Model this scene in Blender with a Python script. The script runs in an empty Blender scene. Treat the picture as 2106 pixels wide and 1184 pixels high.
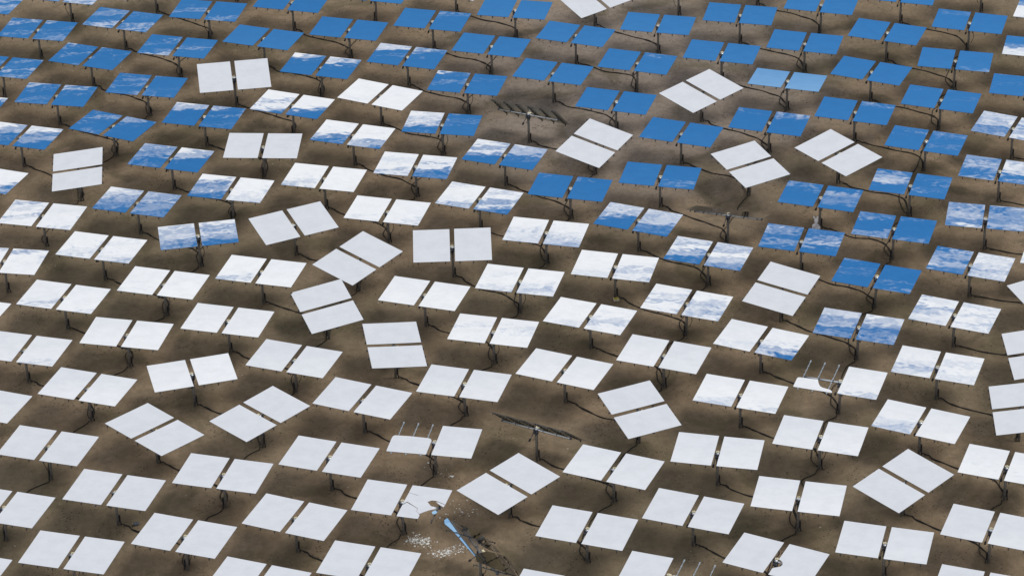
DATA = """
1 t -36.812 194.532 -0.27 -0.068 1 1
2 t -31.009 195.688 -0.27 -0.068 1 2
3 t -32.607 190.214 -0.213 -0.0634 2 1
4 t -26.77 191.351 -0.3053 -0.0731 2 2
5 t -20.859 192.452 -0.2061 -0.0651 2 3
7 t -28.506 186.022 -0.3318 -0.0624 3 2
8 t -22.593 187.13 -0.2385 -0.0677 3 3
9 t -34.401 184.878 -0.2556 -0.0751 3 1
10 t -30.239 180.667 -0.1933 -0.068 4 2
11 t -24.248 181.643 -0.2166 -0.0673 4 3
12 s -18.442 182.768 0.1287 0.1631 4 4
14 t -26.017 176.235 -0.4129 -0.0781 5 2
15 t -20.078 177.247 -0.2404 -0.0634 5 3
16 t -31.995 175.202 -0.2807 -0.0764 5 1
17 t -36.173 179.548 -0.2419 -0.0718 4 1
19 s -25.045 196.885 0.2067 0.1434 1 3
20 t -15.027 193.6 -0.2563 -0.0512 2 4
21 t -9.178 194.634 -0.27 -0.068 2 5
22 t -5.073 190.155 -0.2448 -0.0667 3 6
23 t -10.866 189.141 -0.2513 -0.0687 3 5
24 t -16.752 188.158 -0.3198 -0.0814 3 4
25 t -12.606 183.789 -0.2838 -0.0666 4 5
26 t -6.752 184.867 -0.284 -0.0668 4 6
27 t -14.287 178.491 -0.343 -0.0634 5 4
28 t -8.479 179.545 -0.4346 -0.0541 5 5
29 t -2.651 180.812 -0.232 -0.0669 5 6
30 t -4.313 175.373 -0.1851 -0.0731 6 6
31 t -10.142 174.245 -0.3075 -0.0689 6 5
32 s -15.941 173.052 -0.069 0.0068 6 4
34 t -3.492 195.579 -0.5313 0.0354 2 6
35 t 0.7 191.521 -0.208 -0.078 3 7
36 s 6.329 193.107 0.6242 0.1919 3 8
37 t 4.826 187.488 -0.3347 -0.0818 4 8
38 t 10.588 188.726 -0.2303 -0.0771 4 9
39 t 16.353 189.856 -0.2222 -0.0696 4 10
40 t -1.002 186.167 -0.2723 -0.0754 4 7
41 t 3.129 182.118 -0.3139 -0.0807 5 7
42 t 8.885 183.264 -0.2967 -0.0748 5 8
43 t 14.689 184.323 -0.2625 -0.0787 5 9
44 t 7.205 177.846 -0.289 -0.0757 6 8
45 s 12.925 178.943 0.7313 0.073 6 9
46 s 5.548 172.304 1.055 0.1372 7 7
47 t 11.267 173.41 -0.344 -0.0756 7 8
210 u 12.352 194.413 -0.2693 -0.0764 3 9
211 u 18.043 195.654 -0.2547 -0.0888 3 10
212 u 33.761 193.66 -0.2817 -0.0682 4 13
213 u -19.286 198.275 -0.2599 -0.0699 1 4
49 t 22.15 191.183 -0.27 -0.068 4 11
50 t 27.894 192.357 -0.27 -0.068 4 12
51 t 32.064 187.861 -0.2906 -0.0642 5 12
52 t 37.869 188.99 -0.3153 -0.0721 5 13
53 t 26.22 186.656 -0.3583 -0.0671 5 11
54 t 20.458 185.471 -0.2669 -0.0716 5 10
56 t 18.78 180.119 -0.2915 -0.1471 6 10
57 t 24.502 181.111 -0.404 -0.0723 6 11
58 t 30.332 182.365 -0.2422 -0.0749 6 12
59 t 36.252 183.725 -0.2591 -0.0699 6 13
60 t 28.647 176.978 -0.3282 -0.072 7 11
61 t 34.585 178.339 -0.2585 -0.065 7 12
62 t 17.094 174.514 -0.3024 -0.064 7 9
63 t 22.823 175.672 -0.3085 -0.0716 7 10
64 t 26.955 171.517 -0.3412 -0.0766 8 11
65 t 32.802 172.965 -0.4209 -0.0574 8 12
66 s 21.165 170.282 -0.9158 0.0694 8 10
67 s 15.418 169.085 -1.1606 0.0543 8 9
18 s -27.714 170.619 -1.4826 0.0887 6 2
68 t -21.817 171.771 -0.2749 -0.068 6 3
69 t -17.673 167.675 -0.2345 -0.0685 7 3
70 t -33.668 169.727 -0.3409 -0.077 6 1
71 t -29.336 164.999 -0.2316 -0.0578 7 1
72 t -23.523 166.272 -0.2818 -0.0752 7 2
73 s -19.356 162.116 0.1489 -0.0754 8 3
74 t -25.224 160.9 -0.2725 -0.0725 8 2
75 t -31.087 159.657 -0.1611 -0.0715 8 1
76 t -21.049 156.614 -0.2577 -0.0696 9 3
77 t -15.211 157.681 -0.2524 -0.0761 9 4
78 t -26.942 155.329 -0.2741 -0.0727 9 2
79 t -5.991 169.991 -0.212 -0.0699 7 5
80 t -11.804 168.756 -0.2404 -0.0701 7 4
81 t -7.678 164.453 -0.2437 -0.07 8 5
82 t -1.909 165.69 -0.3415 -0.0723 8 6
33 t -0.252 171.11 -0.3376 -0.0672 7 6
83 s -13.502 163.241 0.4057 0.0564 8 4
84 s -9.383 158.914 0.9006 0.1042 9 5
85 s -3.603 160.16 0.0193 0.1175 9 6
86 t 2.18 161.384 -0.2336 -0.0739 9 7
87 t -5.256 154.676 -0.2993 -0.0762 10 5
88 s -11.048 153.552 -1.2564 0.0891 10 4
89 t 9.594 167.915 -0.2281 -0.0849 8 8
90 t 3.837 166.736 -0.2479 -0.0815 8 7
91 t 7.943 162.625 -0.3802 -0.0725 9 8
92 t 12.015 158.402 -0.3384 -0.0756 10 8
93 t 6.277 157.223 -0.2429 -0.0706 10 7
94 t 0.49 155.887 -0.2482 -0.0749 10 6
95 t 10.358 152.949 -0.358 -0.0701 11 8
97 s 16.083 154.231 1.127 0.0781 11 9
98 t 19.491 164.857 -0.3132 -0.0767 9 10
99 t 25.288 166.084 -0.2995 -0.0735 9 11
100 t 31.128 167.499 -0.3169 -0.0716 9 12
101 t 29.422 161.867 -0.215 -0.0685 10 11
102 t 23.625 160.873 -0.2947 -0.0719 10 10
103 t 17.817 159.716 -0.285 -0.0685 10 9
104 t 21.913 155.355 -0.3583 -0.0815 11 10
105 t 27.722 156.465 -0.3592 -0.0818 11 11
106 s 31.867 152.363 -1.2325 0.079 12 11
107 t 33.431 157.008 -0.3142 -0.0732 11 12
108 t -32.796 154.056 -0.2775 -0.0934 9 1
109 t -22.759 151.116 -0.205 -0.0689 10 2
110 t -16.89 152.287 -0.2481 -0.0715 10 3
111 t -28.649 149.78 -0.2591 -0.0655 10 1
112 t -24.495 145.625 -0.3159 -0.0774 11 2
113 s -18.592 146.803 0.2411 -0.0763 11 3
114 s -20.288 141.201 -0.7609 -0.082 12 2
115 s -14.421 142.47 0.7812 -0.0311 12 3
116 t -30.387 144.249 -0.3367 -0.0689 11 1
117 t -12.746 147.997 -0.3323 -0.0701 11 4
118 s -6.964 149.181 -1.4248 -0.0771 11 5
119 t -1.162 150.431 -0.2389 -0.0773 11 6
120 t -8.663 143.751 -0.3858 -0.0755 12 4
121 t -2.881 145.017 -0.2673 -0.0699 12 5
122 t -4.53 139.445 -0.1971 -0.0741 13 5
124 t 4.569 151.736 -0.3668 -0.0786 11 7
125 t 8.695 147.495 -0.3481 -0.0651 12 7
126 t 2.897 146.202 -0.3999 -0.0773 12 6
127 t 14.43 148.742 -0.4227 -0.0706 12 8
128 s 7.006 141.957 -1.2431 0.0417 13 7
129 t 12.811 143.243 -0.3225 -0.0777 13 8
130 t 11.126 137.724 -0.2109 -0.0762 14 8
131 t 26.011 150.941 -0.3851 -0.0721 12 10
132 t 20.239 149.901 -0.3216 -0.0709 12 9
133 t 24.317 145.612 -0.3359 -0.0695 13 10
134 t 18.603 144.394 -0.323 -0.0725 13 9
135 t 22.634 140.057 -0.414 -0.0743 14 10
136 s 30.129 146.698 -1.5682 0.1597 13 11
137 s 28.439 141.171 -1.6262 0.1456 14 11
138 t 26.782 135.648 -0.3486 -0.08 15 8
139 s 20.991 134.534 0.7783 0.0577 15 7
140 t 25.118 130.109 -0.3629 -0.0706 16 5
141 t 16.923 138.939 -0.2977 -0.0768 14 9
142 t 15.201 133.352 -0.232 -0.084 15 6
143 t 19.345 129.04 -0.2595 -0.0793 16 4
144 t 13.498 127.911 -0.4462 -0.0781 16 3
145 t 23.899 124.934 -0.3234 -0.0777 17 1
146 t -26.112 139.871 -0.2853 -0.0635 12 1
147 t -21.988 135.516 -0.2699 -0.0707 13 2
148 t -16.14 136.796 -0.2535 -0.0725 13 3
149 t -27.918 134.239 -0.2867 -0.0755 13 1
150 t -23.726 129.992 -0.2546 -0.0712 14 2
151 t -17.84 131.215 -0.3129 -0.0719 14 3
152 t -13.695 127.124 -0.3391 -0.0738 15 1
153 t -29.583 128.741 -0.2877 -0.071 14 1
154 t -12.006 132.62 -0.3703 -0.0692 14 4
155 t -10.348 138.136 -0.3066 -0.0702 13 4
156 t -6.258 133.888 -0.2582 -0.0715 14 5
157 t -7.903 128.394 -0.2808 -0.0709 15 2
158 s -0.461 135.182 0.7763 0.009 14 6
159 t 5.325 136.466 -0.3935 -0.0798 14 7
160 t 9.427 132.246 -0.3444 -0.0744 15 5
161 t 3.669 130.986 -0.3163 -0.0783 15 4
162 t 7.756 126.754 -0.3268 -0.0795 16 2
163 t 2.021 125.47 -0.316 -0.0748 16 1
201 b 1.368 176.65 -0.4131 -0.7674 6 7
202 b 13.573 163.172 -0.2868 -0.45 9 9
203 b 1.16 140.516 -0.4712 -0.733 13 6
204 c -2.053 129.397 -1.1345 -0.576 15 3
"""
CLOUD_EL = [17.5, 18.5, 19.3, 20.0, 20.7, 21.4, 22.1, 22.8, 23.5, 24.3, 25.2, 26.2, 27.5]
CLOUD = [[1.0, 1.0, 1.0, 1.0, 1.0, 1.0, 1.0, 1.0, 1.0, 1.0, 1.0, 1.0, 1.0, 1.0, 1.0, 1.0, 1.0, 1.0, 1.0, 1.0, 1.0, 1.0, 1.0, 1.0, 0.97, 0.96, 0.99, 1.0], [0.88, 0.85, 0.78, 0.61, 0.56, 0.52, 0.51, 0.53, 0.86, 0.9, 0.9, 0.9, 0.99, 1.0, 1.0, 1.0, 1.0, 1.0, 1.0, 1.0, 1.0, 0.98, 0.96, 0.42, 0.03, 0.01, 0.01, 0.05], [0.74, 0.67, 0.52, 0.52, 0.54, 0.55, 0.51, 0.56, 0.74, 0.88, 0.92, 0.98, 1.0, 1.0, 1.0, 1.0, 1.0, 1.0, 1.0, 1.0, 1.0, 1.0, 0.98, 0.93, 0.64, 0.4, 0.26, 0.2], [0.65, 0.81, 0.76, 0.68, 0.72, 0.78, 0.67, 0.71, 0.76, 0.82, 0.98, 0.98, 0.96, 0.98, 1.0, 1.0, 0.98, 0.96, 0.97, 1.0, 1.0, 0.99, 0.94, 0.83, 0.84, 0.87, 0.87, 0.81], [0.65, 0.89, 0.89, 0.83, 0.69, 0.69, 0.71, 0.69, 0.71, 0.87, 0.87, 0.79, 0.69, 0.71, 0.78, 0.95, 0.89, 0.78, 0.77, 0.87, 0.96, 0.94, 0.8, 0.69, 0.74, 0.8, 0.8, 0.74], [0.5, 0.8, 0.72, 0.49, 0.38, 0.56, 0.66, 0.63, 0.74, 0.86, 0.75, 0.53, 0.56, 0.67, 0.81, 0.94, 0.91, 0.82, 0.87, 0.9, 0.8, 0.81, 0.7, 0.62, 0.63, 0.66, 0.68, 0.65], [0.36, 0.06, 0.01, 0.0, 0.01, 0.18, 0.44, 0.61, 0.71, 0.3, 0.07, 0.08, 0.17, 0.35, 0.6, 0.75, 0.88, 0.85, 0.96, 0.94, 0.73, 0.57, 0.6, 0.53, 0.44, 0.42, 0.35, 0.2], [0.27, 0.08, 0.05, 0.05, 0.05, 0.21, 0.36, 0.47, 0.39, 0.18, 0.03, 0.07, 0.11, 0.28, 0.37, 0.3, 0.3, 0.43, 0.42, 0.6, 0.71, 0.75, 0.76, 0.58, 0.44, 0.3, 0.1, 0.02], [0.21, 0.2, 0.2, 0.2, 0.2, 0.13, 0.11, 0.15, 0.11, 0.04, 0.03, 0.07, 0.07, 0.13, 0.19, 0.16, 0.25, 0.38, 0.32, 0.35, 0.56, 0.69, 0.76, 0.59, 0.39, 0.12, 0.02, 0.01], [0.15, 0.2, 0.28, 0.32, 0.27, 0.13, 0.03, 0.01, 0.0, 0.0, 0.0, 0.01, 0.01, 0.06, 0.15, 0.2, 0.2, 0.22, 0.26, 0.42, 0.58, 0.6, 0.49, 0.22, 0.2, 0.19, 0.08, 0.07], [0.09, 0.09, 0.09, 0.11, 0.06, 0.01, 0.0, 0.0, 0.0, 0.0, 0.0, 0.01, 0.05, 0.09, 0.1, 0.05, 0.06, 0.17, 0.22, 0.14, 0.18, 0.45, 0.52, 0.38, 0.27, 0.22, 0.13, 0.16], [0.03, 0.01, 0.0, 0.0, 0.0, 0.0, 0.0, 0.0, 0.0, 0.0, 0.0, 0.0, 0.0, 0.0, 0.0, 0.0, 0.0, 0.0, 0.0, 0.03, 0.05, 0.06, 0.14, 0.26, 0.18, 0.03, 0.0, 0.0], [0.0, 0.0, 0.0, 0.0, 0.0, 0.0, 0.0, 0.0, 0.0, 0.0, 0.0, 0.0, 0.0, 0.0, 0.0, 0.0, 0.0, 0.0, 0.0, 0.0, 0.0, 0.0, 0.0, 0.01, 0.04, 0.01, 0.0, 0.02]]
SKYSAT = 1.40; SKYSTR = 0.116
import bpy, bmesh, math, random
from mathutils import Vector, Matrix, noise as mn
random.seed(7)
R = math.radians
sc = bpy.context.scene
col = sc.collection

# ------------------------------------------------------------------ camera
FPX, PITCH, ROLL, HUB, CAMZ, OFF = 6293.486, 0.565018, -0.0253921, 2.1395, 100.637, 0.2
cam = bpy.data.cameras.new("camera"); co = bpy.data.objects.new("camera", cam); col.objects.link(co)
cam.sensor_width = 36; cam.sensor_fit = 'HORIZONTAL'; cam.lens = FPX*36/2106
cam.clip_start = 1; cam.clip_end = 30000
fw = Vector((0, math.cos(PITCH), -math.sin(PITCH))); up = Vector((0, math.sin(PITCH), math.cos(PITCH))); rt = Vector((1, 0, 0))
r2 = rt*math.cos(ROLL)+up*math.sin(ROLL); u2 = -rt*math.sin(ROLL)+up*math.cos(ROLL)
co.matrix_world = Matrix(((r2.x, u2.x, -fw.x, 0), (r2.y, u2.y, -fw.y, 0), (r2.z, u2.z, -fw.z, CAMZ), (0, 0, 0, 1)))
sc.camera = co
sc.view_settings.view_transform = 'Standard'; sc.view_settings.look = 'None'
sc.view_settings.exposure = 0.0; sc.view_settings.gamma = 1.0
sc.render.resolution_x = 1024; sc.render.resolution_y = 575
try:
    sc.cycles.max_bounces = 6; sc.cycles.glossy_bounces = 4; sc.cycles.diffuse_bounces = 3
except Exception: pass

# ------------------------------------------------------------------ node helpers
class NT:
    def __init__(s, nt): s.nt = nt; s.n = nt.nodes; s.l = nt.links
    def new(s, t, **k):
        n = s.n.new(t)
        for a, b in k.items(): setattr(n, a, b)
        return n
    def put(s, sock, v):
        if v is None: return
        if isinstance(v, bpy.types.NodeSocket): s.l.new(v, sock)
        else: sock.default_value = v
    def m(s, op, a, b=None, c=None, clamp=False):
        n = s.new('ShaderNodeMath', operation=op, use_clamp=clamp)
        for i, v in enumerate((a, b, c)): s.put(n.inputs[i], v)
        return n.outputs[0]
    def mr(s, v, a, b, c=0.0, d=1.0, smooth=True):
        n = s.new('ShaderNodeMapRange', interpolation_type='SMOOTHSTEP' if smooth else 'LINEAR', clamp=True)
        for i, q in enumerate((v, a, b, c, d)): s.put(n.inputs[i], q)
        return n.outputs[0]
    def noise(s, vec, scale, detail=3.0, rough=0.55, dist=0.0):
        n = s.new('ShaderNodeTexNoise')
        s.put(n.inputs['Vector'], vec); n.inputs['Scale'].default_value = scale; n.inputs['Detail'].default_value = detail
        n.inputs['Roughness'].default_value = rough; n.inputs['Distortion'].default_value = dist
        return n.outputs[0]
    def mix(s, f, a, b, mode='MIX'):
        n = s.new('ShaderNodeMix', data_type='RGBA', blend_type=mode)
        s.put(n.inputs[0], f); s.put(n.inputs[6], a); s.put(n.inputs[7], b)
        return n.outputs[2]
    def xyz(s, x, y, z):
        n = s.new('ShaderNodeCombineXYZ')
        for i, v in enumerate((x, y, z)): s.put(n.inputs[i], v)
        return n.outputs[0]
    def vadd(s, a, b, op='ADD'):
        n = s.new('ShaderNodeVectorMath', operation=op); s.put(n.inputs[0], a); s.put(n.inputs[1], b); return n.outputs[0]
def ramp(k, fac, stops):
    n = k.new('ShaderNodeValToRGB'); e = n.color_ramp.elements
    while len(e) > 1: e.remove(e[-1])
    e[0].position = stops[0][0]; e[0].color = stops[0][1]
    for p, c in stops[1:]: q = e.new(p); q.color = c
    k.put(n.inputs[0], fac)
    return n.outputs[0]
g4 = lambda v: (v, v, v, 1)

# ------------------------------------------------------------------ sky and sun
SUN_EL, SUN_AZ = 56.0, 92.0        # azimuth clockwise from +Y
w = bpy.data.worlds.new("World"); sc.world = w; w.use_nodes = True
k = NT(w.node_tree); k.n.clear()
tc = k.new('ShaderNodeTexCoord').outputs['Generated']
sp = k.new('ShaderNodeSeparateXYZ'); k.put(sp.inputs[0], tc)
az = k.m('MULTIPLY', k.m('ARCTAN2', sp.outputs[0], sp.outputs[1]), 57.2958)
el = k.m('MULTIPLY', k.m('ARCSINE', sp.outputs[2]), 57.2958)
ang = k.xyz(az, el, 0.0)
sky = k.new('ShaderNodeTexSky', sky_type='NISHITA')
sky.sun_disc = False; sky.sun_elevation = R(SUN_EL); sky.sun_rotation = R(SUN_AZ); sky.altitude = 600; sky.air_density = 1.0; sky.dust_density = 0.4; sky.ozone_density = 2.0
# underside of the broken cloud deck: its edge stands 21 to 26 degrees above the horizon ahead of the camera
edge = ramp(k, k.m('MULTIPLY', k.m('ADD', az, 15.0), 1/30), [(p, g4(v/40)) for p, v in
     ((0.0, 21.6), (.2, 22.0), (.3, 22.6), (.36, 22.3), (.43, 21.9), (.5, 22.1), (.56, 22.7), (.65, 23.2), (.75, 23.3), (.85, 23.5), (1.0, 24.2))])
edge = k.m('MULTIPLY', edge, 40.0)
n1 = k.noise(k.vadd(ang, (3.7, 1.3, 0.2)), 0.42, 2.0, 0.5)
shear = k.xyz(k.m('ADD', k.m('MULTIPLY', az, 2.2), k.m('MULTIPLY', el, -1.0)), k.m('MULTIPLY', el, 2.5), 1.7)
n2 = k.noise(shear, 0.85, 3.0, 0.45, 0.6)
n3 = k.noise(k.xyz(k.m('MULTIPLY', az, 1.2), k.m('MULTIPLY', el, 1.7), 8.0), 2.6, 1.5, 0.4, 0.4)
# where the deck is closed and where it is torn open, by direction (1 = open blue sky)
azf = k.m('MULTIPLY', k.m('ADD', az, 13.0), 1/27.0)
# ragged deck: warp the direction a little before looking the openings up
wz = k.noise(k.vadd(ang, (9.0, 2.0, 5.0)), 1.1, 2.0, 0.5)
azw = k.m('ADD', azf, k.m('MULTIPLY', k.m('SUBTRACT', wz, 0.5), 0.035)); elw = k.m('ADD', el, k.m('MULTIPLY', k.m('SUBTRACT', n1, 0.5), 0.5))
blue = None
for r_ in range(len(CLOUD_EL)):
    v_ = ramp(k, azw, [(c_/27.0, g4(CLOUD[r_][c_])) for c_ in range(28)])
    if blue is None: blue = v_
    else:
        f_ = k.mr(elw, CLOUD_EL[r_-1], CLOUD_EL[r_], smooth=False)
        blue = k.m('ADD', k.m('MULTIPLY', blue, k.m('SUBTRACT', 1.0, f_)), k.m('MULTIPLY', v_, f_))
mm = k.m('ADD', k.m('SUBTRACT', 3.5, k.m('MULTIPLY', blue, 7.4)), k.mr(el, 25.0, 28.0, 0.0, 3.0))
mm = k.m('ADD', mm, k.m('MULTIPLY', k.m('SUBTRACT', n2, 0.5), 6.2))
mm = k.m('ADD', mm, k.m('MULTIPLY', k.m('SUBTRACT', n3, 0.5), 4.5))
side = k.mr(k.m('ABSOLUTE', az), 16.0, 26.0)
mm2 = k.m('ADD', k.m('MULTIPLY', k.m('SUBTRACT', n1, 0.36), 14.0), 1.0)
mm = k.m('ADD', k.m('MULTIPLY', mm, k.m('SUBTRACT', 1.0, side)), k.m('MULTIPLY', mm2, side))
cov = k.m('POWER', k.mr(mm, -1.5, 2.5), 1.0)
low = k.mr(el, 0.5, 5.0)
cov = k.m('MULTIPLY', cov, low)
# deck colour: bright broken rim, slightly greyer lavender higher up
bright = k.mr(k.m('SUBTRACT', el, edge), 1.5, 5.5)
deck = k.mix(bright, (0.92, 0.935, 0.965, 1), (0.735, 0.755, 0.81, 1))
body = k.noise(k.xyz(k.m('MULTIPLY', az, 0.5), el, 4.0), 0.5, 4.0, 0.5, 0.4)
deck = k.mix(k.m('MULTIPLY', k.mr(body, 0.3, 0.7, 0.10, 0.0), k.mr(el, 26.0, 29.5, 1.0, 0.18)), deck, (0.5, 0.56, 0.70, 1))
bg1 = k.new('ShaderNodeBackground'); bg2 = k.new('ShaderNodeBackground'); mx = k.new('ShaderNodeMixShader'); out = k.new('ShaderNodeOutputWorld')
hs = k.new('ShaderNodeHueSaturation'); hs.inputs['Saturation'].default_value = SKYSAT; hs.inputs['Value'].default_value = 1.0
k.put(hs.inputs['Color'], sky.outputs[0])
k.put(bg1.inputs[0], k.mix(k.mr(el, 17.0, 7.0, 0.0, 0.5), hs.outputs[0], (3.6, 5.3, 7.4, 1))); bg1.inputs[1].default_value = SKYSTR
k.put(bg2.inputs[0], deck); bg2.inputs[1].default_value = 1.0
k.put(mx.inputs[0], cov); k.l.new(bg1.outputs[0], mx.inputs[1]); k.l.new(bg2.outputs[0], mx.inputs[2]); k.l.new(mx.outputs[0], out.inputs[0])

sl = bpy.data.lights.new("sun", 'SUN'); so = bpy.data.objects.new("sun", sl); col.objects.link(so)
sl.energy = 1.9; sl.angle = R(26); sl.color = (1.0, 0.96, 0.90)
sd = Vector((math.sin(R(SUN_AZ))*math.cos(R(SUN_EL)), math.cos(R(SUN_AZ))*math.cos(R(SUN_EL)), math.sin(R(SUN_EL))))
so.rotation_euler = sd.to_track_quat('Z', 'Y').to_euler(); so.location = (60, 160, 80)

# ------------------------------------------------------------------ materials
def mat(name, color, rough=0.6, metal=0.0, var=0.0, vs=8.0, bump=0.0):
    m = bpy.data.materials.new(name); m.use_nodes = True; k = NT(m.node_tree); b = k.n['Principled BSDF']
    b.inputs['Roughness'].default_value = rough; b.inputs['Metallic'].default_value = metal
    t = k.new('ShaderNodeTexCoord').outputs['Object']
    nz = k.noise(t, vs, 5.0, 0.6)
    d = tuple(c*(1-var) for c in color[:3])+(1,); l = tuple(min(1, c*(1+var)) for c in color[:3])+(1,)
    k.put(b.inputs['Base Color'], k.mix(k.mr(nz, 0.35, 0.65), d, l))
    if bump:
        bp = k.new('ShaderNodeBump'); bp.inputs['Strength'].default_value = 0.5; bp.inputs['Distance'].default_value = bump
        k.put(bp.inputs['Height'], nz); k.put(b.inputs['Normal'], bp.outputs[0])
    return m
def mirror_mat():
    m = bpy.data.materials.new("mirror_glass"); m.use_nodes = True; k = NT(m.node_tree); b = k.n['Principled BSDF']
    b.inputs['Metallic'].default_value = 1.0; b.inputs['Roughness'].default_value = 0.012
    t = k.new('ShaderNodeTexCoord').outputs['Object']; oi = k.new('ShaderNodeObjectInfo')
    off = k.m('MULTIPLY', oi.outputs['Random'], 97.0)
    tt = k.vadd(t, k.xyz(off, k.m('MULTIPLY', off, 1.7), 0.0))
    # light dust film
    dst = k.noise(tt, 1.1, 5.0, 0.6)
    k.put(b.inputs['Base Color'], k.mix(k.mr(dst, 0.3, 0.75), (0.945, 0.955, 0.965, 1), (0.875, 0.89, 0.905, 1)))
    # glass laid on three ribs of pads: weak print-through plus random float waves
    s = k.new('ShaderNodeSeparateXYZ'); k.put(s.inputs[0], t)
    gx = k.m('COSINE', k.m('MULTIPLY', s.outputs[0], 2*math.pi/0.83)); gy = k.m('COSINE', k.m('MULTIPLY', s.outputs[1], 2*math.pi/0.62))
    pads = k.m('MULTIPLY', k.m('ADD', gx, 1.0), k.m('ADD', gy, 1.0))
    wv = k.noise(tt, 0.9, 1.5, 0.45); wv2 = k.noise(tt, 2.3, 1.0, 0.4)
    h = k.m('ADD', k.m('MULTIPLY', wv, 4.2), k.m('MULTIPLY', wv2, 0.9)); h = k.m('ADD', h, k.m('MULTIPLY', pads, 0.075))
    bp = k.new('ShaderNodeBump'); bp.inputs['Strength'].default_value = 1.0; bp.inputs['Distance'].default_value = 0.00042
    k.put(bp.inputs['Height'], h); k.put(b.inputs['Normal'], bp.outputs[0])
    return m
M_mir = mirror_mat()
M_back = mat("mirror_back", (0.50, 0.51, 0.45), 0.3, 0.8, 0.10, 3)
M_edge = mat("glass_edge", (0.05, 0.055, 0.075), 0.3, 0.0, 0.2)
M_galv = mat("galvanised_steel", (0.62, 0.65, 0.68), 0.32, 0.85, 0.12, 14)
M_pole = mat("weathered_post_steel", (0.19, 0.18, 0.17), 0.55, 0.45, 0.25, 5)
M_rib = mat("shaded_rib_steel", (0.09, 0.095, 0.10), 0.5, 0.4, 0.25, 9)  # rib steel darkened in its colour for the shade behind the mirrors
M_riblit = mat("lit_galvanised_rib", (0.42, 0.47, 0.50), 0.4, 0.7, 0.15, 9)  # same ribs in a lit tone, used where missing glass leaves them bare
M_drive = mat("drive_housing", (0.10, 0.11, 0.14), 0.4, 0.5, 0.3, 10)
M_cream = mat("drive_cover_cream", (0.62, 0.57, 0.40), 0.6, 0.0, 0.12, 10)
M_black = mat("black_plastic", (0.014, 0.014, 0.016), 0.45, 0.0, 0.3, 8)
M_cable = mat("black_cable_rubber", (0.010, 0.009, 0.008), 0.9, 0.0, 0.4, 6)
M_shard = mat("shattered_glass", (0.72, 0.73, 0.70), 0.35, 0.1, 0.25, 6)
M_bag = mat("white_plastic_film", (0.86, 0.86, 0.92), 0.5, 0.0, 0.15, 5)
M_yel = mat("yellow_box_paint", (0.50, 0.40, 0.04), 0.5, 0.0, 0.15, 9)
M_rim = mat("pale_box_rim", (0.55, 0.50, 0.38), 0.6, 0.0, 0.1, 9)
M_debris = mat("blue_grey_debris", (0.06, 0.075, 0.10), 0.5, 0.0, 0.3, 9)

def ground_mat():
    m = bpy.data.materials.new("desert_dirt"); m.use_nodes = True; k = NT(m.node_tree); b = k.n['Principled BSDF']
    b.inputs['Roughness'].default_value = 0.95; b.inputs['Specular IOR Level'].default_value = 0.15
    t = k.new('ShaderNodeTexCoord').outputs['Object']
    s = k.new('ShaderNodeSeparateXYZ'); k.put(s.inputs[0], t)
    big = k.noise(t, 0.06, 3.0, 0.5, 0.4); mid = k.noise(t, 0.35, 5.0, 0.6, 0.3); sm = k.noise(t, 2.4, 6.0, 0.65); fine = k.noise(t, 16.0, 4.0, 0.7)
    tan = (0.290, 0.218, 0.145, 1); brown = (0.200, 0.148, 0.095, 1); olive = (0.160, 0.136, 0.088, 1); grey = (0.300, 0.255, 0.220, 1)
    c = k.mix(k.mr(mid, 0.33, 0.68), brown, tan)
    c = k.mix(k.mr(big, 0.42, 0.66, 0.0, 0.55), c, olive)
    # paler, greyer silt in the upper middle of the field
    dx = k.m('DIVIDE', k.m('SUBTRACT', s.outputs[0], 9.0), 16.0); dy = k.m('DIVIDE', k.m('SUBTRACT', s.outputs[1], 184.0), 17.0)
    rr = k.m('SQRT', k.m('ADD', k.m('MULTIPLY', dx, dx), k.m('MULTIPLY', dy, dy)))
    rr = k.m('ADD', rr, k.m('MULTIPLY', k.m('SUBTRACT', mid, 0.5), 1.2))
    c = k.mix(k.mr(rr, 0.35, 1.25, 0.80, 0.0), c, grey)
    # blotches of dried scrub and rougher gravel
    scr = k.noise(k.vadd(t, (40.0, 11.0, 0.0)), 0.22, 4.0, 0.6, 0.5)
    c = k.mix(k.mr(scr, 0.52, 0.64, 0.0, 0.55), c, (0.098, 0.085, 0.048, 1))
    c = k.mix(k.mr(sm, 0.36, 0.60, 0.24, 0.0), c, (0.07, 0.052, 0.034, 1))
    # gravel specks, dark and pale, denser in patches
    v = k.new('ShaderNodeTexVoronoi'); k.put(v.inputs['Vector'], t); v.inputs['Scale'].default_value = 4.5
    v2 = k.new('ShaderNodeTexVoronoi'); k.put(v2.inputs['Vector'], k.vadd(t, (5.1, 2.2, 0.0))); v2.inputs['Scale'].default_value = 3.2
    patch = k.mr(k.noise(t, 0.5, 3.0, 0.6), 0.46, 0.62)
    c = k.mix(k.m('MULTIPLY', k.mr(v.outputs['Distance'], 0.30, 0.14), k.m('MULTIPLY', patch, 0.9)), c, (0.055, 0.043, 0.028, 1))
    c = k.mix(k.m('MULTIPLY', k.mr(v2.outputs['Distance'], 0.17, 0.07), k.mr(patch, 0.0, 1.0, 0.12, 0.6)), c, (0.36, 0.30, 0.22, 1))
    c = k.mix(k.mr(fine, 0.32, 0.62, 0.30, 0.0), c, (0.06, 0.045, 0.03, 1))
    k.put(b.inputs['Base Color'], c)
    h = k.m('ADD', k.m('MULTIPLY', sm, 0.06), k.m('ADD', k.m('MULTIPLY', fine, 0.018), k.m('MULTIPLY', mid, 0.10)))
    bp = k.new('ShaderNodeBump'); bp.inputs['Strength'].default_value = 0.8; bp.inputs['Distance'].default_value = 1.0
    k.put(bp.inputs['Height'], h); k.put(b.inputs['Normal'], bp.outputs[0])
    return m
M_ground = ground_mat()
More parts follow.
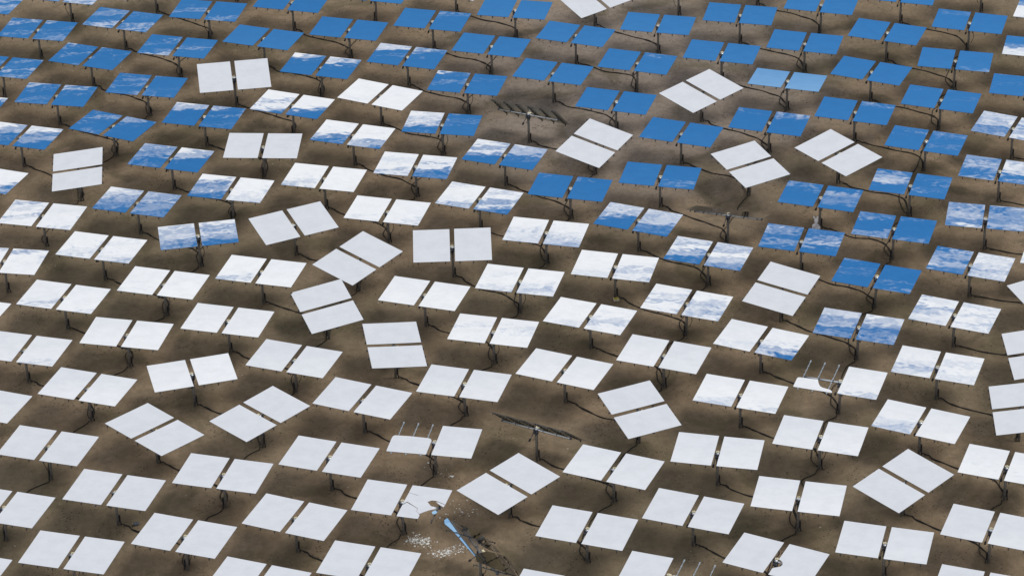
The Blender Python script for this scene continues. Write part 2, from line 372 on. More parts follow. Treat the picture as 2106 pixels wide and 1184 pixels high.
M_stone = mat("pale_pebbles", (0.30, 0.25, 0.19), 0.9, 0.0, 0.35, 3)
M_stone2 = mat("dark_pebbles", (0.075, 0.06, 0.045), 0.9, 0.0, 0.35, 3)

# ------------------------------------------------------------------ mesh helpers
def obj(name, bm, mats, parent=None, smooth=False):
    me = bpy.data.meshes.new(name); bm.normal_update(); bm.to_mesh(me); bm.free()
    for m in (mats if isinstance(mats, (list, tuple)) else [mats]): me.materials.append(m)
    if smooth:
        for p in me.polygons: p.use_smooth = True
    o = bpy.data.objects.new(name, me); col.objects.link(o)
    if parent: o.parent = parent
    return o
def box(bm, c, d, rot=None, mi=0, bev=0.0):
    M = Matrix.Translation(c) @ (rot if rot else Matrix()) @ Matrix.Diagonal((*d, 1))
    r = bmesh.ops.create_cube(bm, size=1.0, matrix=M)
    fs = {f for v in r['verts'] for f in v.link_faces}
    for f in fs: f.material_index = mi
    if bev:
        es = {e for f in fs for e in f.edges}
        q = bmesh.ops.bevel(bm, geom=list(es), offset=bev, segments=1, affect='EDGES')
        for f in q['faces']: f.material_index = mi
def cyl(bm, a, b, r1, r2=None, seg=14, mi=0):
    a = Vector(a); b = Vector(b); r2 = r1 if r2 is None else r2
    q = (b-a).to_track_quat('Z', 'Y').to_matrix().to_4x4()
    r = bmesh.ops.create_cone(bm, cap_ends=True, segments=seg, radius1=r1, radius2=r2, depth=(b-a).length, matrix=Matrix.Translation((a+b)/2) @ q)
    for f in {f for v in r['verts'] for f in v.link_faces}:
        f.material_index = mi; f.smooth = len(f.verts) == 4
def tube(bm, pts, r, seg=6, mi=0):
    pts = [Vector(p) for p in pts]; rings = []
    for i, p in enumerate(pts):
        d = (pts[min(i+1, len(pts)-1)]-pts[max(i-1, 0)]).normalized()
        a = d.orthogonal().normalized() if abs(d.z) > .95 else d.cross(Vector((0, 0, 1))).normalized(); b = a.cross(d).normalized()
        rings.append([bm.verts.new(p+a*r*math.cos(t)+b*r*math.sin(t)) for t in [2*math.pi*j/seg for j in range(seg)]])
    for i in range(len(rings)-1):
        for j in range(seg):
            f = bm.faces.new((rings[i][j], rings[i][(j+1) % seg], rings[i+1][(j+1) % seg], rings[i+1][j])); f.smooth = True; f.material_index = mi
    bm.faces.new(rings[0]); bm.faces.new(list(reversed(rings[-1])))
def catmull(P, n=8):
    P = [Vector(p) for p in P]; Q = [P[0]*2-P[1]]+P+[P[-1]*2-P[-2]]; o = []
    for i in range(1, len(Q)-2):
        a, b, c, d = Q[i-1:i+3]
        for j in range(n):
            t = j/n; o.append(0.5*((2*b)+(c-a)*t+(2*a-5*b+4*c-d)*t*t+(3*b-a-3*c+d)*t**3))
    o.append(P[-1]); return o
def plate(bm, poly, th=0.012, z=0.0, M=Matrix(), mi=(0, 1, 2)):
    tp = [bm.verts.new(M @ Vector((x, y, z))) for x, y in poly]; bt = [bm.verts.new(M @ Vector((x, y, z-th))) for x, y in poly]
    area = sum(poly[i][0]*poly[(i+1) % len(poly)][1]-poly[(i+1) % len(poly)][0]*poly[i][1] for i in range(len(poly)))
    A, B = (tp, list(reversed(bt))) if area > 0 else (list(reversed(tp)), bt)
    f = bm.faces.new(A); f.material_index = mi[0]; f = bm.faces.new(B); f.material_index = mi[1]
    n = len(poly)
    t2 = [bm.verts.new(v.co) for v in tp]; b2 = [bm.verts.new(v.co) for v in bt]
    for i in range(n):
        j = (i+1) % n
        f = bm.faces.new((t2[i], b2[i], b2[j], t2[j]) if area > 0 else (t2[i], t2[j], b2[j], b2[i])); f.material_index = mi[2]
    bmesh.ops.triangulate(bm, faces=[q for q in bm.faces if len(q.verts) > 4])

# ------------------------------------------------------------------ setting
bm = bmesh.new()
S = 9000
bmesh.ops.create_grid(bm, x_segments=2, y_segments=2, size=S)
# one sheet: a finely divided, gently rolling inner part is cut in around the field
bm.free(); bm = bmesh.new()
def gz(x, y):
    e = min(1, max(0, (52-abs(x))/8))*min(1, max(0, (y-112)/8))*min(1, max(0, (216-y)/8))
    e2 = min(1, max(0, e))
    return e2*(0.10*mn.noise(Vector((x*.16, y*.16, 0)))+0.035*mn.noise(Vector((x*.55, y*.55, 3)))) 
xs = [-S, -2000, -500, -120]+[-60+i*0.75 for i in range(161)]+[120, 500, 2000, S]
ys = [-S, -2000, -400, 0]+[104+i*0.75 for i in range(161)]+[400, 1200, 3500, S]
gv = [[bm.verts.new((x, y, gz(x, y))) for x in xs] for y in ys]
for j in range(len(ys)-1):
    for i in range(len(xs)-1):
        f = bm.faces.new((gv[j][i], gv[j][i+1], gv[j+1][i+1], gv[j+1][i])); f.smooth = True
go = obj('ground', bm, M_ground); go['kind'] = 'structure'
def pebbles(name, n, m, seed, rmin, rmax):
    rnd = random.Random(seed); bm = bmesh.new(); c = 0
    while c < n:
        x = rnd.uniform(-42, 42); y = rnd.uniform(118, 206)
        if mn.noise(Vector((x*.22, y*.22, seed))) < rnd.uniform(-.55, .35): continue
        c += 1; r = rmin+(rmax-rmin)*rnd.random()**4; a = rnd.random()*6.28
        vs = []
        z0 = gz(x, y)
        for j in range(5): 
            q = a+j*1.256; rr = r*rnd.uniform(.7, 1.15); vs.append(bm.verts.new((x+rr*math.cos(q), y+rr*math.sin(q), z0-.01)))
        t = bm.verts.new((x+rnd.uniform(-.3, .3)*r, y+rnd.uniform(-.3, .3)*r, z0+r*rnd.uniform(.5, .9)))
        for j in range(5): bm.faces.new((vs[j], vs[(j+1) % 5], t))
    o = obj(name, bm, m); o['kind'] = 'stuff'; return o
o = pebbles('gravel', 2600, M_stone, 3, .018, .085); o['label'] = 'pale pebbles scattered over the brown dirt between the posts'; o['category'] = 'gravel'
o = pebbles('gravel', 2600, M_stone2, 9, .02, .08); o['label'] = 'dark pebbles and clods scattered over the brown dirt'; o['category'] = 'gravel'

# ------------------------------------------------------------------ heliostat prototypes
TW, PW, PH = 4.798, 2.252, 3.2
PCX = (TW-PW)/2
def panel_mesh():
    bm = bmesh.new(); nx, ny = 8, 11; Rc = 190.0
    def z(x, y): return (x*x+y*y)/(2*Rc)
    F = [[bm.verts.new((-PW/2+PW*i/nx, -PH/2+PH*j/ny, z(-PW/2+PW*i/nx, -PH/2+PH*j/ny))) for i in range(nx+1)] for j in range(ny+1)]
    for j in range(ny):
        for i in range(nx):
            f = bm.faces.new((F[j][i], F[j][i+1], F[j+1][i+1], F[j+1][i])); f.material_index = 0; f.smooth = True
    loop = [F[0][i] for i in range(nx+1)]+[F[j][nx] for j in range(1, ny+1)]+[F[ny][i] for i in range(nx-1, -1, -1)]+[F[j][0] for j in range(ny-1, 0, -1)]
    T = [bm.verts.new(v.co) for v in loop]; B = [bm.verts.new(v.co-Vector((0, 0, .018))) for v in loop]; n = len(T)
    for i in range(n):
        j = (i+1) % n; f = bm.faces.new((T[i], B[i], B[j], T[j])); f.material_index = 2
    B2 = [[bm.verts.new(v.co-Vector((0, 0, .018))) for v in r] for r in F]
    for j in range(ny):
        for i in range(nx):
            f = bm.faces.new((B2[j][i], B2[j+1][i], B2[j+1][i+1], B2[j][i+1])); f.material_index = 1; f.smooth = True
    return bm
def rib_bm(L=3.30):
    # arched pressed-steel rib with pads; local y along the rib, z = mirror normal, z=0 mirror plane
    bm = bmesh.new(); n = 12; T = []; Bt = []
    for i in range(n+1):
        y = -L/2+L*i/n; q = 1-(2*y/L)**2
        T.append((y, -.034)); Bt.append((y, -.058-.050*q))
    for s in (-.016, .016):
        pass
    a = [[bm.verts.new((s, y, z)) for y, z in T] for s in (-.016, .016)]; b = [[bm.verts.new((s, y, z)) for y, z in Bt] for s in (-.016, .016)]
    for i in range(n):
        bm.faces.new((a[0][i], a[0][i+1], b[0][i+1], b[0][i])); bm.faces.new((a[1][i], b[1][i], b[1][i+1], a[1][i+1]))
        bm.faces.new((a[0][i], a[1][i], a[1][i+1], a[0][i+1])); bm.faces.new((b[0][i], b[0][i+1], b[1][i+1], b[1][i]))
    bm.faces.new((a[0][0], b[0][0], b[1][0], a[1][0])); bm.faces.new((a[0][n], a[1][n], b[1][n], b[0][n]))
    for i in range(7):
        y = -1.5+i*.5; box(bm, (0, y, -.035), (.085, .07, .034), mi=1)
    for s in (-1, 1): cyl(bm, (0, s*(L/2+.0), -.02), (0, s*(L/2+.01), -.15), .052, .012, seg=6, mi=1)
    return bm
def pole_bm():
    bm = bmesh.new()
    cyl(bm, (0, 0, -.15), (0, 0, 1.93), .078, seg=18)
    cyl(bm, (0, 0, 1.70), (0, 0, 1.74), .09, seg=18)
    return bm
def head_bm():
    bm = bmesh.new()
    cyl(bm, (0, 0, 1.84), (0, 0, 1.99), .12, seg=16, mi=0)
    box(bm, (0, -.10, 2.02), (.25, .24, .13), mi=0, bev=.02)
    for sx in (-.125, .125): box(bm, (sx, 0, 2.09), (.02, .26, .20), mi=0)
    box(bm, (0, .20, 2.12), (.27, .15, .11), mi=1, bev=.025)
    cyl(bm, (0, .20, 2.17), (0, .20, 2.21), .04, seg=10, mi=1)
    cyl(bm, (-.13, 0, HUB), (.13, 0, HUB), .073, seg=16, mi=3)
    cyl(bm, (.02, -.14, 2.09), (.02, -.30, 2.06), .04, seg=8, mi=2)
    return bm
def arm_bm():
    # linear actuator hanging in front of the post top
    bm = bmesh.new()
    cyl(bm, (-.12, -.05, 1.93), (-.16, -.52, 1.70), .022, seg=8, mi=0); cyl(bm, (-.155, -.46, 1.73), (-.165, -.60, 1.655), .06, seg=10, mi=1)
    tube(bm, catmull([(.06, -.10, 2.0), (.02, -.24, 1.8), (-.06, -.22, 1.6), (-.02, -.10, 1.55)], 5), .012, 5, mi=1)
    return bm
def ttube_bm():
    bm = bmesh.new(); L = 4.30
    cyl(bm, (-L/2, 0, 0), (L/2, 0, 0), .062, seg=16, mi=0)
    for x in (-L/2, L/2): cyl(bm, (x-.015, 0, 0), (x+.015, 0, 0), .072, seg=16, mi=1)
    for s in (-1, 1):
        for q in (.13, .5, .87): 
            x = s*PCX+(q-.5)*PW; box(bm, (x, 0, .055), (.09, .17, .05), mi=1); cyl(bm, (x-.02, 0, 0), (x+.02, 0, 0), .069, seg=16, mi=1)
        # wind brace from tube end to the outer rib
        cyl(bm, (s*(L/2), 0, -.03), (s*(PCX+.37*PW), .62, .09), .012, seg=6, mi=1)
    return bm
def cbox_bm():
    bm = bmesh.new()
    box(bm, (.125, 0, .48), (.085, .10, .50), bev=.02); cyl(bm, (.15, 0, .23), (.17, 0, .02), .045, .035, seg=8)
    return bm
def loop_bm():
    bm = bmesh.new()
    tube(bm, catmull([(.07, -.03, 1.85), (.26, .02, 1.55), (.34, .03, 1.15), (.24, .02, .8), (.15, 0, .68)], 6), .018, 6)
    return bm
hub = (0, 0, HUB)
protos = {}
def pmesh(name, bm, mats):
    me = bpy.data.meshes.new(name); bm.normal_update(); bm.to_mesh(me); bm.free()
    for m in mats: me.materials.append(m)
    protos[name] = me
pmesh('mirror_panel', panel_mesh(), [M_mir, M_back, M_edge]); pmesh('rib', rib_bm(), [M_rib, M_black]); pmesh('post', pole_bm(), [M_pole])
pmesh('drive_head', head_bm(), [M_drive, M_cream, M_black, M_galv]); pmesh('actuator', arm_bm(), [M_drive, M_black]); pmesh('torque_tube', ttube_bm(), [M_galv, M_drive])
pmesh('control_box', cbox_bm(), [M_black]); pmesh('hanging_cable', loop_bm(), [M_cable])
def part(name, parent, me=None, loc=(0, 0, 0), rot=(0, 0, 0)):
    o = bpy.data.objects.new(name, me or protos[name]); col.objects.link(o); o.parent = parent; o.location = loc; o.rotation_euler = rot
    return o

BL = {1:1,2:.9,3:1,4:.5,5:.8,7:.75,8:.7,9:.5,10:.85,11:.75,14:.5,15:.9,16:.15,17:.9,20:.95,21:1,22:1,23:1,24:.9,25:.85,26:.7,28:.05,29:.8,30:.5,31:.05,35:1,37:1,38:1,39:1,40:1,41:1,42:1,43:1,44:1,47:.9,33:.7,49:1,50:1,51:.75,53:1,54:1,57:1,58:1,59:.9,60:.65,61:.8,62:1,63:.95,64:.6,65:.4,68:.6,69:.25,71:.4,72:.5,73:.25,74:.1,75:.2,79:.2,81:.1,82:.2,86:.05,89:.6,90:.95,91:.45,92:.25,93:.15,94:.25,95:.25,98:.5,99:.6,100:.4,101:.45,102:.75,103:.6,104:.85,105:.5,119:.1,124:.25,127:.15,131:.2,132:.6,133:.45,134:.1,135:.1,210:1,211:1,212:1,213:1}
ORD = ['', 'first', 'second', 'third', 'fourth', 'fifth', 'sixth', 'seventh', 'eighth', 'ninth', 'tenth', 'eleventh', 'twelfth', 'thirteenth', 'fourteenth', 'fifteenth', 'sixteenth', 'seventeenth']
H = {}
for l in DATA.strip().splitlines():
    s = l.split(); H[int(s[0])] = (s[1], *map(float, s[2:6]), int(s[6]), int(s[7]))
def where(i): return '%s from left in the %s row from top' % (ORD[H[i][6]], ORD[H[i][5]])
def look(i, kd):
    if kd == 'b': return 'heliostat showing its ribbed back'
    if kd == 's': return 'plain white heliostat turned askew'
    if i == 56: return 'heliostat with pale blue mirrors'
    b = BL.get(i, 0)
    if b >= .93: return 'clear blue mirrored heliostat'
    if b >= .6: return 'blue heliostat with wispy clouds'
    if b >= .3: return 'heliostat patched blue and white'
    if b > 0: return 'white heliostat flecked with blue'
    return 'plain white heliostat'
SPECIAL = {122: 'heliostat whose left mirror is broken off to bare ribs, above the shattered one', 134: 'heliostat with a torn left mirror and three bare ribs, nearest the right edge',
  156: 'heliostat with a cracked, holed right mirror above two patches of glass crumbs', 162: 'heliostat with three bare rib tips beside its left mirror, at the bottom edge',
  144: 'heliostat with a bite out of its right mirror, at the bottom edge', 204: 'wrecked heliostat with hanging mirror remains and a leaning blue shard',
  98: 'heliostat with blue and white mirrors, white plastic bag at its foot', 93: 'heliostat with mostly white mirrors and a small yellow box at its foot',
  56: 'heliostat with pale blue mirrors, lighter than all the others', 73: 'heliostat turned out of line with blue and white cloud in both mirrors'}
P156 = {'a': [(0.16, 1.6), (2.4, 1.6), (2.4, 0.121), (2.148, 0.249), (1.806, 0.383), (1.575, 0.37), (1.393, 0.178), (1.056, 0.374), (0.728, 0.705), (0.16, 0.84)],
 'b': [(0.16, 0.825), (0.718, 0.69), (0.62, 0.226), (0.32, -0.095), (0.15, -0.36)],
 'c': [(0.738, 0.69), (1.056, 0.36), (1.393, 0.165), (1.676, -0.169), (2.057, -0.361), (1.7, -0.595), (1.394, -0.927), (1.285, -1.07), (1.09, -0.87), (1.05, -0.57), (0.34, -0.10), (0.636, 0.226)],
 'd': [(0.15, -0.385), (0.32, -0.122), (1.035, -0.598), (1.07, -0.88), (1.265, -1.09), (1.34, -1.24), (1.343, -1.6), (0.15, -1.6)]}
PCUT = {122: (-1, [(-2.4, -1.6), (-2.4, -0.2), (-2.385, 0.02), (-2.30, 0.148), (-1.459, 0.188), (-0.38, 0.154), (-0.22, 0.08), (-0.15, -0.08), (-0.15, -1.6)]),
 134: (-1, [(-2.4, -1.6), (-2.4, -0.62), (-2.37, -.50), (-2.28, -0.45), (-1.745, -0.417), (-1.216, -0.384), (-1.16, -.62), (-1.07, -0.851), (-0.95, -1.07), (-0.8, -1.17), (-0.62, -1.22), (-0.35, -1.27), (-0.22, -1.38), (-.15, -1.52), (-0.15, -1.6)]),
 162: (1, [(0.15, -1.6), (2.4, -1.6), (2.4, -.02), (2.3, .06), (.3, .03), (.15, -.1)]),
 144: (1, [(0.16, 1.6), (2.4, 1.6), (2.4, -1.6), (0.16, -1.6), (0.14, -0.98), (0.22, -0.86), (0.36, -0.74), (0.47, -0.62), (0.51, -0.43), (.45, -.24), (.32, -.1), (0.16, -0.02)])}
def build(i):
    kd, x, y, a, t, row, nth = H[i]
    rt_ = bpy.data.objects.new('heliostat', None); col.objects.link(rt_); rt_.location = (x, y, gz(x, y)); rt_.rotation_euler = (0, 0, a); rt_.empty_display_size = .3
    hz = HUB-gz(x, y)
    rt_['label'] = SPECIAL.get(i) or (look(i, kd)+', '+where(i)); rt_['category'] = 'heliostat'; rt_['group'] = 'heliostats standing in slanting rows on the dirt'
    rnd = random.Random(i*13+5)
    part('post', rt_)
    part('drive_head', rt_); part('actuator', rt_)
    tb = part('torque_tube', rt_, loc=(0, 0, hz), rot=(t, 0, 0))
    if i == 204: tb.data = tb.data.copy(); tb.data.materials[0] = M_pole
    sd_ = -a if (i in SRC or rnd.random() < .45) else math.pi-a
    part('control_box', rt_, rot=(0, 0, sd_))
    if i not in SRC and rnd.random() < .4: part('hanging_cable', rt_, rot=(0, 0, -a+rnd.choice([0, math.pi, -.5])))
    RT = Matrix.Rotation(t, 4, 'X')
    for s in (-1, 1):
        ctr = Vector((0, 0, hz)) + RT.to_3x3() @ Vector((s*PCX, 0, OFF))
        cant = .13 if kd == 't' else .12
        rx = t+R(rnd.gauss(0, cant)); ry = -s*R(.12)+R(rnd.gauss(0, cant)); 
        # local euler: tilt about x, then small cant about y
        rot = (Matrix.Rotation(rx, 4, 'X') @ Matrix.Rotation(ry, 4, 'Y')).to_euler()
        broken = (i in PCUT and PCUT[i][0] == s) or (i == 156 and s == 1) or i == 204
        me = None; lit = False
        if broken:
            bm = bmesh.new()
            if i in PCUT: plate(bm, [(px-s*PCX, py) for px, py in PCUT[i][1]], .018); lit = i != 144
            elif i == 156:
                rr = random.Random(4)
                for key, dx, dy in (('a', .5, -.2), ('b', -.9, .7), ('c', .8, .9), ('d', -.6, -.6)):
                    pp = [(px-PCX, py) for px, py in P156[key]]; cx = sum(p[0] for p in pp)/len(pp); cy = sum(p[1] for p in pp)/len(pp)
                    M = Matrix.Translation((cx, cy, 0)) @ Matrix.Rotation(R(dx), 4, 'X') @ Matrix.Rotation(R(dy), 4, 'Y') @ Matrix.Translation((-cx, -cy, 0))
                    plate(bm, pp, .012, 0.004*len(key), M)
                M = Matrix.Translation((.87, 0, .05)) @ Matrix.Rotation(R(1.5), 4, 'X'); plate(bm, [(-.29, .196), (-.1, .182), (.27, .015), (.25, -.205), (.0, -.051)], .012, 0, M)
                M = Matrix.Translation((.80, -.45, -.05)) @ Matrix.Rotation(R(-14), 4, 'X') @ Matrix.Rotation(R(14), 4, 'Y')
                plate(bm, [(-.03, .05), (.07, .1), (.10, -.3), (.07, -.6), (-.04, -.7), (-.16, -.45)], .012, 0, M)
            else:
                if s < 0: plate(bm, [(-2.3-s*PCX, -.3), (-2.2-s*PCX, .416), (-1.83-s*PCX, .976), (-1.337-s*PCX, .992), (-.721-s*PCX, 1.346), (-.12-s*PCX, 1.317), (-.12-s*PCX, .55), (-.5-s*PCX, .12), (-1.3-s*PCX, .08)], .012)
                else: plate(bm, [(.12-s*PCX, 1.62), (1.254-s*PCX, 1.566), (1.914-s*PCX, 1.537), (2.236-s*PCX, 1.181), (2.0-s*PCX, -.1), (1.70-s*PCX, -1.25), (.957-s*PCX, -.964), (.5-s*PCX, -.35), (.12-s*PCX, .3)], .012)
            me = bpy.data.meshes.new('mirror_panel'); bm.normal_update(); bm.to_mesh(me); bm.free()
            for m in (M_mir, M_back, M_edge): me.materials.append(m)
            if i == 204: rot = (t, 0, 0)
        p = part('mirror_panel', rt_, me, ctr, rot)
        if broken: p['label'] = 'broken mirror panel'
        for q in (.13, .5, .87):
            if i == 204 and q != (.5 if s < 0 else .87): continue
            rb = part('rib', p, loc=((q-.5)*PW, 0, 0))
            if lit:
                rb.data = LITRIB
                rb['label'] = 'bare galvanised rib'
    return rt_
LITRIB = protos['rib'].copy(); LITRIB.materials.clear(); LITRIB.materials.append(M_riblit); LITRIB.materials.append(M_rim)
SRCL = [(4,8),(19,5),(7,11),(10,14),(15,32),(12,27),(24,25),(16,18),(68,69),(72,73),(74,76),(78,109),(77,88),(80,81),(31,79),(26,29),(28,30),(22,40),(20,23),(34,35),(33,90),(201,46),(82,86),(85,94),(83,84),(47,67),(89,202),(91,92),(93,95),(87,119),(118,121),(110,117),(113,115),(111,112),(114,148),(147,151),(155,156),(120,122),(154,157),(158,161),(203,159),(126,128),(124,125),(130,142),(127,134),(129,141),(160,144),(97,132),(98,102),(103,104),(66,99),(63,64),(57,60),(53,58),(50,51),(43,56),(39,54),(36,38),(37,42),(41,44),(45,62),(211,49),(133,137),(135,138),(139,140)]
SRC = {a for a, b in SRCL} | {105, 131, 101, 65, 100}
COLL = [(38,42),(42,44),(44,46),(46,90),(90,86),(86,94),(94,119),(119,121),(121,122),(122,156),(156,157),(84,88),(88,117),(117,115),(115,148),(148,151),(29,30),(30,79),(79,81),(11,14),(14,18),(18,71),(32,69),(69,73),(73,76),(76,109),(109,112),(112,146),(146,149),(92,95),(95,125),(125,128),(128,159),(159,161),(202,92),(67,202),(62,67),(56,62),(54,56),(49,54),(104,132),(132,134),(134,141),(141,142),(142,144),(99,102),(102,104),(138,140),(51,58),(58,60),(60,99),(8,11),(5,8),(23,25),(27,32),(21,23),(35,40),(40,29)]
for i in H:
    b_ = build(i)
    if i == 204: WRECK = b_

# ------------------------------------------------------------------ cables on the ground
def cable(pts, strands, label, rnd):
    bm = bmesh.new()
    path = catmull(pts, 10)
    for sI in range(strands):
        ph = rnd.random()*6; q = []
        for j, p in enumerate(path):
            e = min(1, j/5, (len(path)-1-j)/5)
            d = (path[min(j+1, len(path)-1)]-path[max(j-1, 0)]).normalized(); n = Vector((-d.y, d.x, 0))
            o = n*((sI-.5*(strands-1))*  .065*math.cos(j*.23+ph)*e+.03*math.sin(j*.5+ph)*e)
            xx = p+o; z = gz(xx.x, xx.y)
            q.append(Vector((xx.x, xx.y, z+.028+max(0, p.z))))
        tube(bm, q, .028, 6)
    ob = obj('power_cable', bm, M_cable); ob['label'] = label; ob['category'] = 'cable'; ob['group'] = 'black cables lying between the posts'
for n, (a, b) in enumerate(SRCL):
    rnd = random.Random(n+100); A = Vector(H[a][1:3]).to_3d(); B = Vector(H[b][1:3]).to_3d()
    if (B-A).length > 9: continue
    D = B+Vector((-.25+rnd.uniform(-.2, .2), 1.75+rnd.uniform(-.3, .5), 0))
    pts = [A+Vector((.2, -.02, .10)), A+Vector((.5, -.08, 0)), A+(D-A)*.22+Vector((0, rnd.uniform(-.1, .16), 0)), A+(D-A)*.5+Vector((0, rnd.uniform(-.15, .15), 0)), A+(D-A)*.8+Vector((0, rnd.uniform(0, .2), 0)), D+Vector((.0, -.05, 0)), B+Vector((.05, .8, 0)), B+Vector((-.14, .05, .12))]
    cable(pts, 2, 'black cable running right from heliostat '+where(a), rnd)
for a in (105, 131, 101, 65, 100):
    rnd = random.Random(a); A = Vector(H[a][1:3]).to_3d()
    pts = [A+Vector((.2, -.02, .1)), A+Vector((.7, -.1, 0)), A+Vector((2.2, -.75, 0)), A+Vector((4.4, -1.2, 0)), A+Vector((6.2, -1.7, 0))]
    cable(pts, 2, 'black cable running right from heliostat '+where(a), rnd)
for n, (a, b) in enumerate(COLL):
    rnd = random.Random(n+400); A = Vector(H[a][1:3]).to_3d(); B = Vector(H[b][1:3]).to_3d()
    if (B-A).length > 15: continue
    D = B+Vector((.1+rnd.uniform(-.3, .3), min(3.2, (A-B).length*.45), 0))
    pts = [A+Vector((-.12, -.12, .1)), A+Vector((-.25, -.35, 0)), A+(D-A)*.35+Vector((-.35+rnd.uniform(-.2, .2), 0, 0)), A+(D-A)*.7+Vector((rnd.uniform(-.2, .2), 0, 0)), D, B+Vector((-.35, 1.2, 0)), B+Vector((-.14, .1, .1))]
    cable(pts, 1, 'thin cable curving left from heliostat '+where(a), rnd)

# ------------------------------------------------------------------ broken glass and litter
def crumbs(pts, n, spread, seed, label, rmax=.055):
    rnd = random.Random(seed); bm = bmesh.new()
    for i in range(n):
        c = rnd.choice(pts); x = c[0]+rnd.gauss(0, spread[0]); y = c[1]+rnd.gauss(0, spread[1]); r = .014+rmax*rnd.random()**2.2; a = rnd.random()*6.28; z = gz(x, y)+.012
        tl = rnd.uniform(-.4, .4); vs = []
        for j in range(rnd.choice((3, 4))):
            q = a+j*1.9; vs.append((x+r*math.cos(q)*rnd.uniform(.6, 1.5), y+r*math.sin(q)*rnd.uniform(.6, 1.5), z+abs(r*math.sin(q)*tl)))
        top = [bm.verts.new(v) for v in vs]; bot = [bm.verts.new((v[0], v[1], v[2]-.009)) for v in vs]
        bm.faces.new(top); bm.faces.new(list(reversed(bot)))
        m = len(vs)
        for j in range(m): bm.faces.new((top[j], bot[j], bot[(j+1) % m], top[(j+1) % m]))
    bmesh.ops.recalc_face_normals(bm, faces=bm.faces[:])
    o = obj('glass_crumbs', bm, M_shard); o['kind'] = 'stuff'; o['label'] = label; o['category'] = 'broken glass'
crumbs([(-5.7, 133.3), (-5.45, 133.5), (-5.25, 133.35), (-5.0, 133.15)], 190, (.24, .20), 1, 'shattered glass crumbs below the cracked mirror, left patch')
crumbs([(-4.3, 132.2), (-4.0, 132.25), (-3.75, 132.3), (-3.2, 132.6)], 190, (.27, .18), 2, 'shattered glass crumbs beside the wrecked heliostat, right patch', .045)
crumbs([(-3.3, 135.7), (-2.9, 136.0), (-2.5, 135.9), (-3.4, 136.6)], 46, (.42, .33), 3, 'sparse glass crumbs right of the cracked mirror')
crumbs([(-4.5, 139.3), (-4.9, 140.1), (-4.2, 139.3)], 22, (.3, .25), 5, 'few glass crumbs around the post of the half-mirrored heliostat')
def shard(poly, loc, rz, label):
    bm = bmesh.new(); plate(bm, poly, .012, .0); o = obj('glass_shard', bm, [M_shard, M_back, M_edge]); o.location = (loc[0], loc[1], gz(*loc[:2])+.03); o.rotation_euler = (.06, .04, rz); o['label'] = label; o['category'] = 'glass shard'
shard([(-.16, .07), (.15, .05), (.02, -.10)], (-3.63, 139.23), .1, 'lone white triangular glass shard right of the half-mirrored heliostat post')
shard([(-.13, .05), (.12, .09), (.09, -.08), (-.06, -.06)], (-4.93, 133.05), .7, 'largest glass shard at right end of the left crumb patch')
shard([(-.10, .07), (.10, .06), (.0, -.10)], (-4.62, 132.15), -.2, 'pale glass shard at left end of the right crumb patch')
# blue sliver of mirror leaning on the wreck
sliver = [(-3.997, 133.153, 1.688), (-3.86, 132.99, 1.72), (-3.80, 133.03, 1.705), (-3.68, 132.70, 1.77), (-3.66, 132.55, 1.80), (-3.051, 130.764, 2.214), (-2.24, 128.277, 2.771), (-2.306, 128.168, 2.8), (-2.685, 129.161, 2.581), (-3.503, 131.4, 2.085), (-3.94, 132.263, 1.9)]
CC = Vector((0, 0, CAMZ)); sliver = [tuple(CC+(Vector(p)-CC)*.9962) for p in sliver]
bm = bmesh.new(); nn = Vector((.0532, .2347, .9706)); T = [bm.verts.new(p) for p in sliver]; B = [bm.verts.new(Vector(p)-nn*.014) for p in sliver]
f = bm.faces.new(T); f.material_index = 0; f.normal_update()
if f.normal.dot(nn) < 0: f.normal_flip()
f = bm.faces.new(list(reversed(B))); f.material_index = 1
for i in range(len(T)): q = bm.faces.new((T[i], B[i], B[(i+1) % len(T)], T[(i+1) % len(T)])); q.material_index = 2
bmesh.ops.triangulate(bm, faces=[q for q in bm.faces if len(q.verts) > 4])
o = obj('mirror_shard', bm, [M_mir, M_back, M_edge]); 
bm = bmesh.new(); ed_ = [(-3.99, 133.15, 1.70), (-3.607, 132.70, 1.76), (-3.051, 130.74, 2.20), (-2.24, 128.26, 2.75)]
inv = Matrix.Translation((H[204][1], H[204][2], gz(H[204][1], H[204][2]))) @ Matrix.Rotation(H[204][3], 4, 'Z')
tube(bm, [inv.inverted() @ (CC+(Vector(p)-CC)*.9958) for p in ed_[1:]], .035, 6)
tube(bm, [inv.inverted() @ (CC+(Vector(p)-CC)*.9955) for p in [(-3.5, 132.6, 1.8), (-2.75, 131.4, 1.85), (-2.2, 130.6, 1.9), (-2.15, 129.6, 2.2)]], .018, 6)
wr = obj('bent_strut', bm, M_rib, WRECK)
o['label'] = 'long blue mirror shard lying along the wrecked heliostat'; o['category'] = 'glass shard'
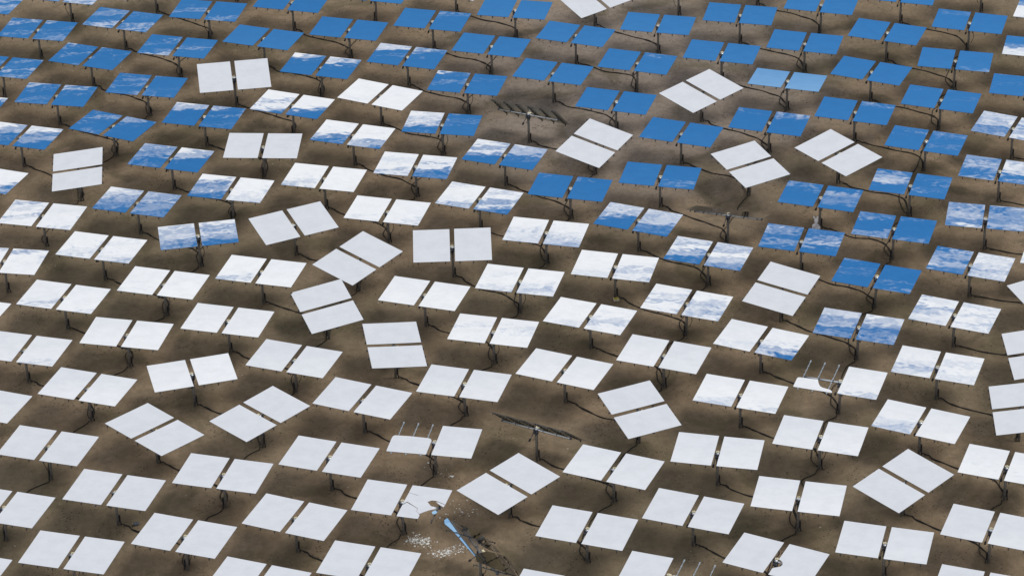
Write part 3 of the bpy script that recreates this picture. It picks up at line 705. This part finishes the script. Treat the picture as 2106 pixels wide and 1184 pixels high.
# white plastic bag caught on a post
bm = bmesh.new()
bx_, by_ = H[98][1]-.20, H[98][2]-.12
outline = [(-.30, .10), (-.22, .02), (-.05, -.06), (.12, -.03), (.24, .10), (.22, .24), (.08, .34), (.03, .48), (.06, .66), (.09, .92), (.05, .96), (-.02, .84), (-.08, .78), (-.13, .86), (-.22, .97), (-.25, .94), (-.15, .74), (-.16, .55), (-.12, .42), (-.14, .34), (-.20, .36), (-.29, .26)]
F_ = [bm.verts.new((x, -.05-.10*math.sin(max(0, min(1, y))*3.0)+.03*mn.noise(Vector((x*9, y*9, 1))), y)) for x, y in outline]
G_ = [bm.verts.new((x*.9, .07+.03*mn.noise(Vector((x*9, y*9, 5))), y*.97)) for x, y in outline]
f1 = bm.faces.new(F_); f2 = bm.faces.new(list(reversed(G_)))
for i in range(len(F_)): bm.faces.new((F_[i], G_[i], G_[(i+1) % len(F_)], F_[(i+1) % len(F_)]))
bmesh.ops.triangulate(bm, faces=bm.faces[:]); bmesh.ops.subdivide_edges(bm, edges=bm.edges[:], cuts=2, use_grid_fill=True)
for v in bm.verts: v.co += Vector((0, mn.noise(v.co*7)*.05, mn.noise(v.co*9+Vector((4, 0, 0)))*.02))
bmesh.ops.recalc_face_normals(bm, faces=bm.faces[:])
o = obj('plastic_bag', bm, M_bag); o.location = (bx_, by_, gz(bx_, by_)+.04); o['label'] = 'crumpled white plastic bag caught against a heliostat post'; o['category'] = 'plastic bag'
# yellow box
bm = bmesh.new(); box(bm, (0, 0, .07), (.34, .26, .13), mi=1, bev=.015); box(bm, (0, 0, .142), (.26, .19, .02), mi=0, bev=.004)
o = obj('yellow_box', bm, [M_yel, M_rim]); o.location = (H[93][1]+.05, H[93][2]-.25, gz(H[93][1], H[93][2])+.01); o.rotation_euler = (.1, 0, .25); o['label'] = 'small yellow box with pale rim at the foot of a post'; o['category'] = 'box'
bm = bmesh.new(); box(bm, (0, 0, .09), (.30, .2, .14), mi=0, bev=.03); cyl(bm, (-.15, -.05, .08), (-.28, -.12, .05), .04, .03, seg=8, mi=1); box(bm, (-.1, .12, .05), (.1, .07, .05), mi=2, bev=.01)
o = obj('motor_scrap', bm, [M_debris, M_black, M_cream]); o.location = (-21.0, 135.5, gz(-21, 135.5)); o.rotation_euler = (0, .1, .5); o['label'] = 'small dark blue-grey motor part lying on the dirt'; o['category'] = 'scrap'
bpy.context.view_layer.update()
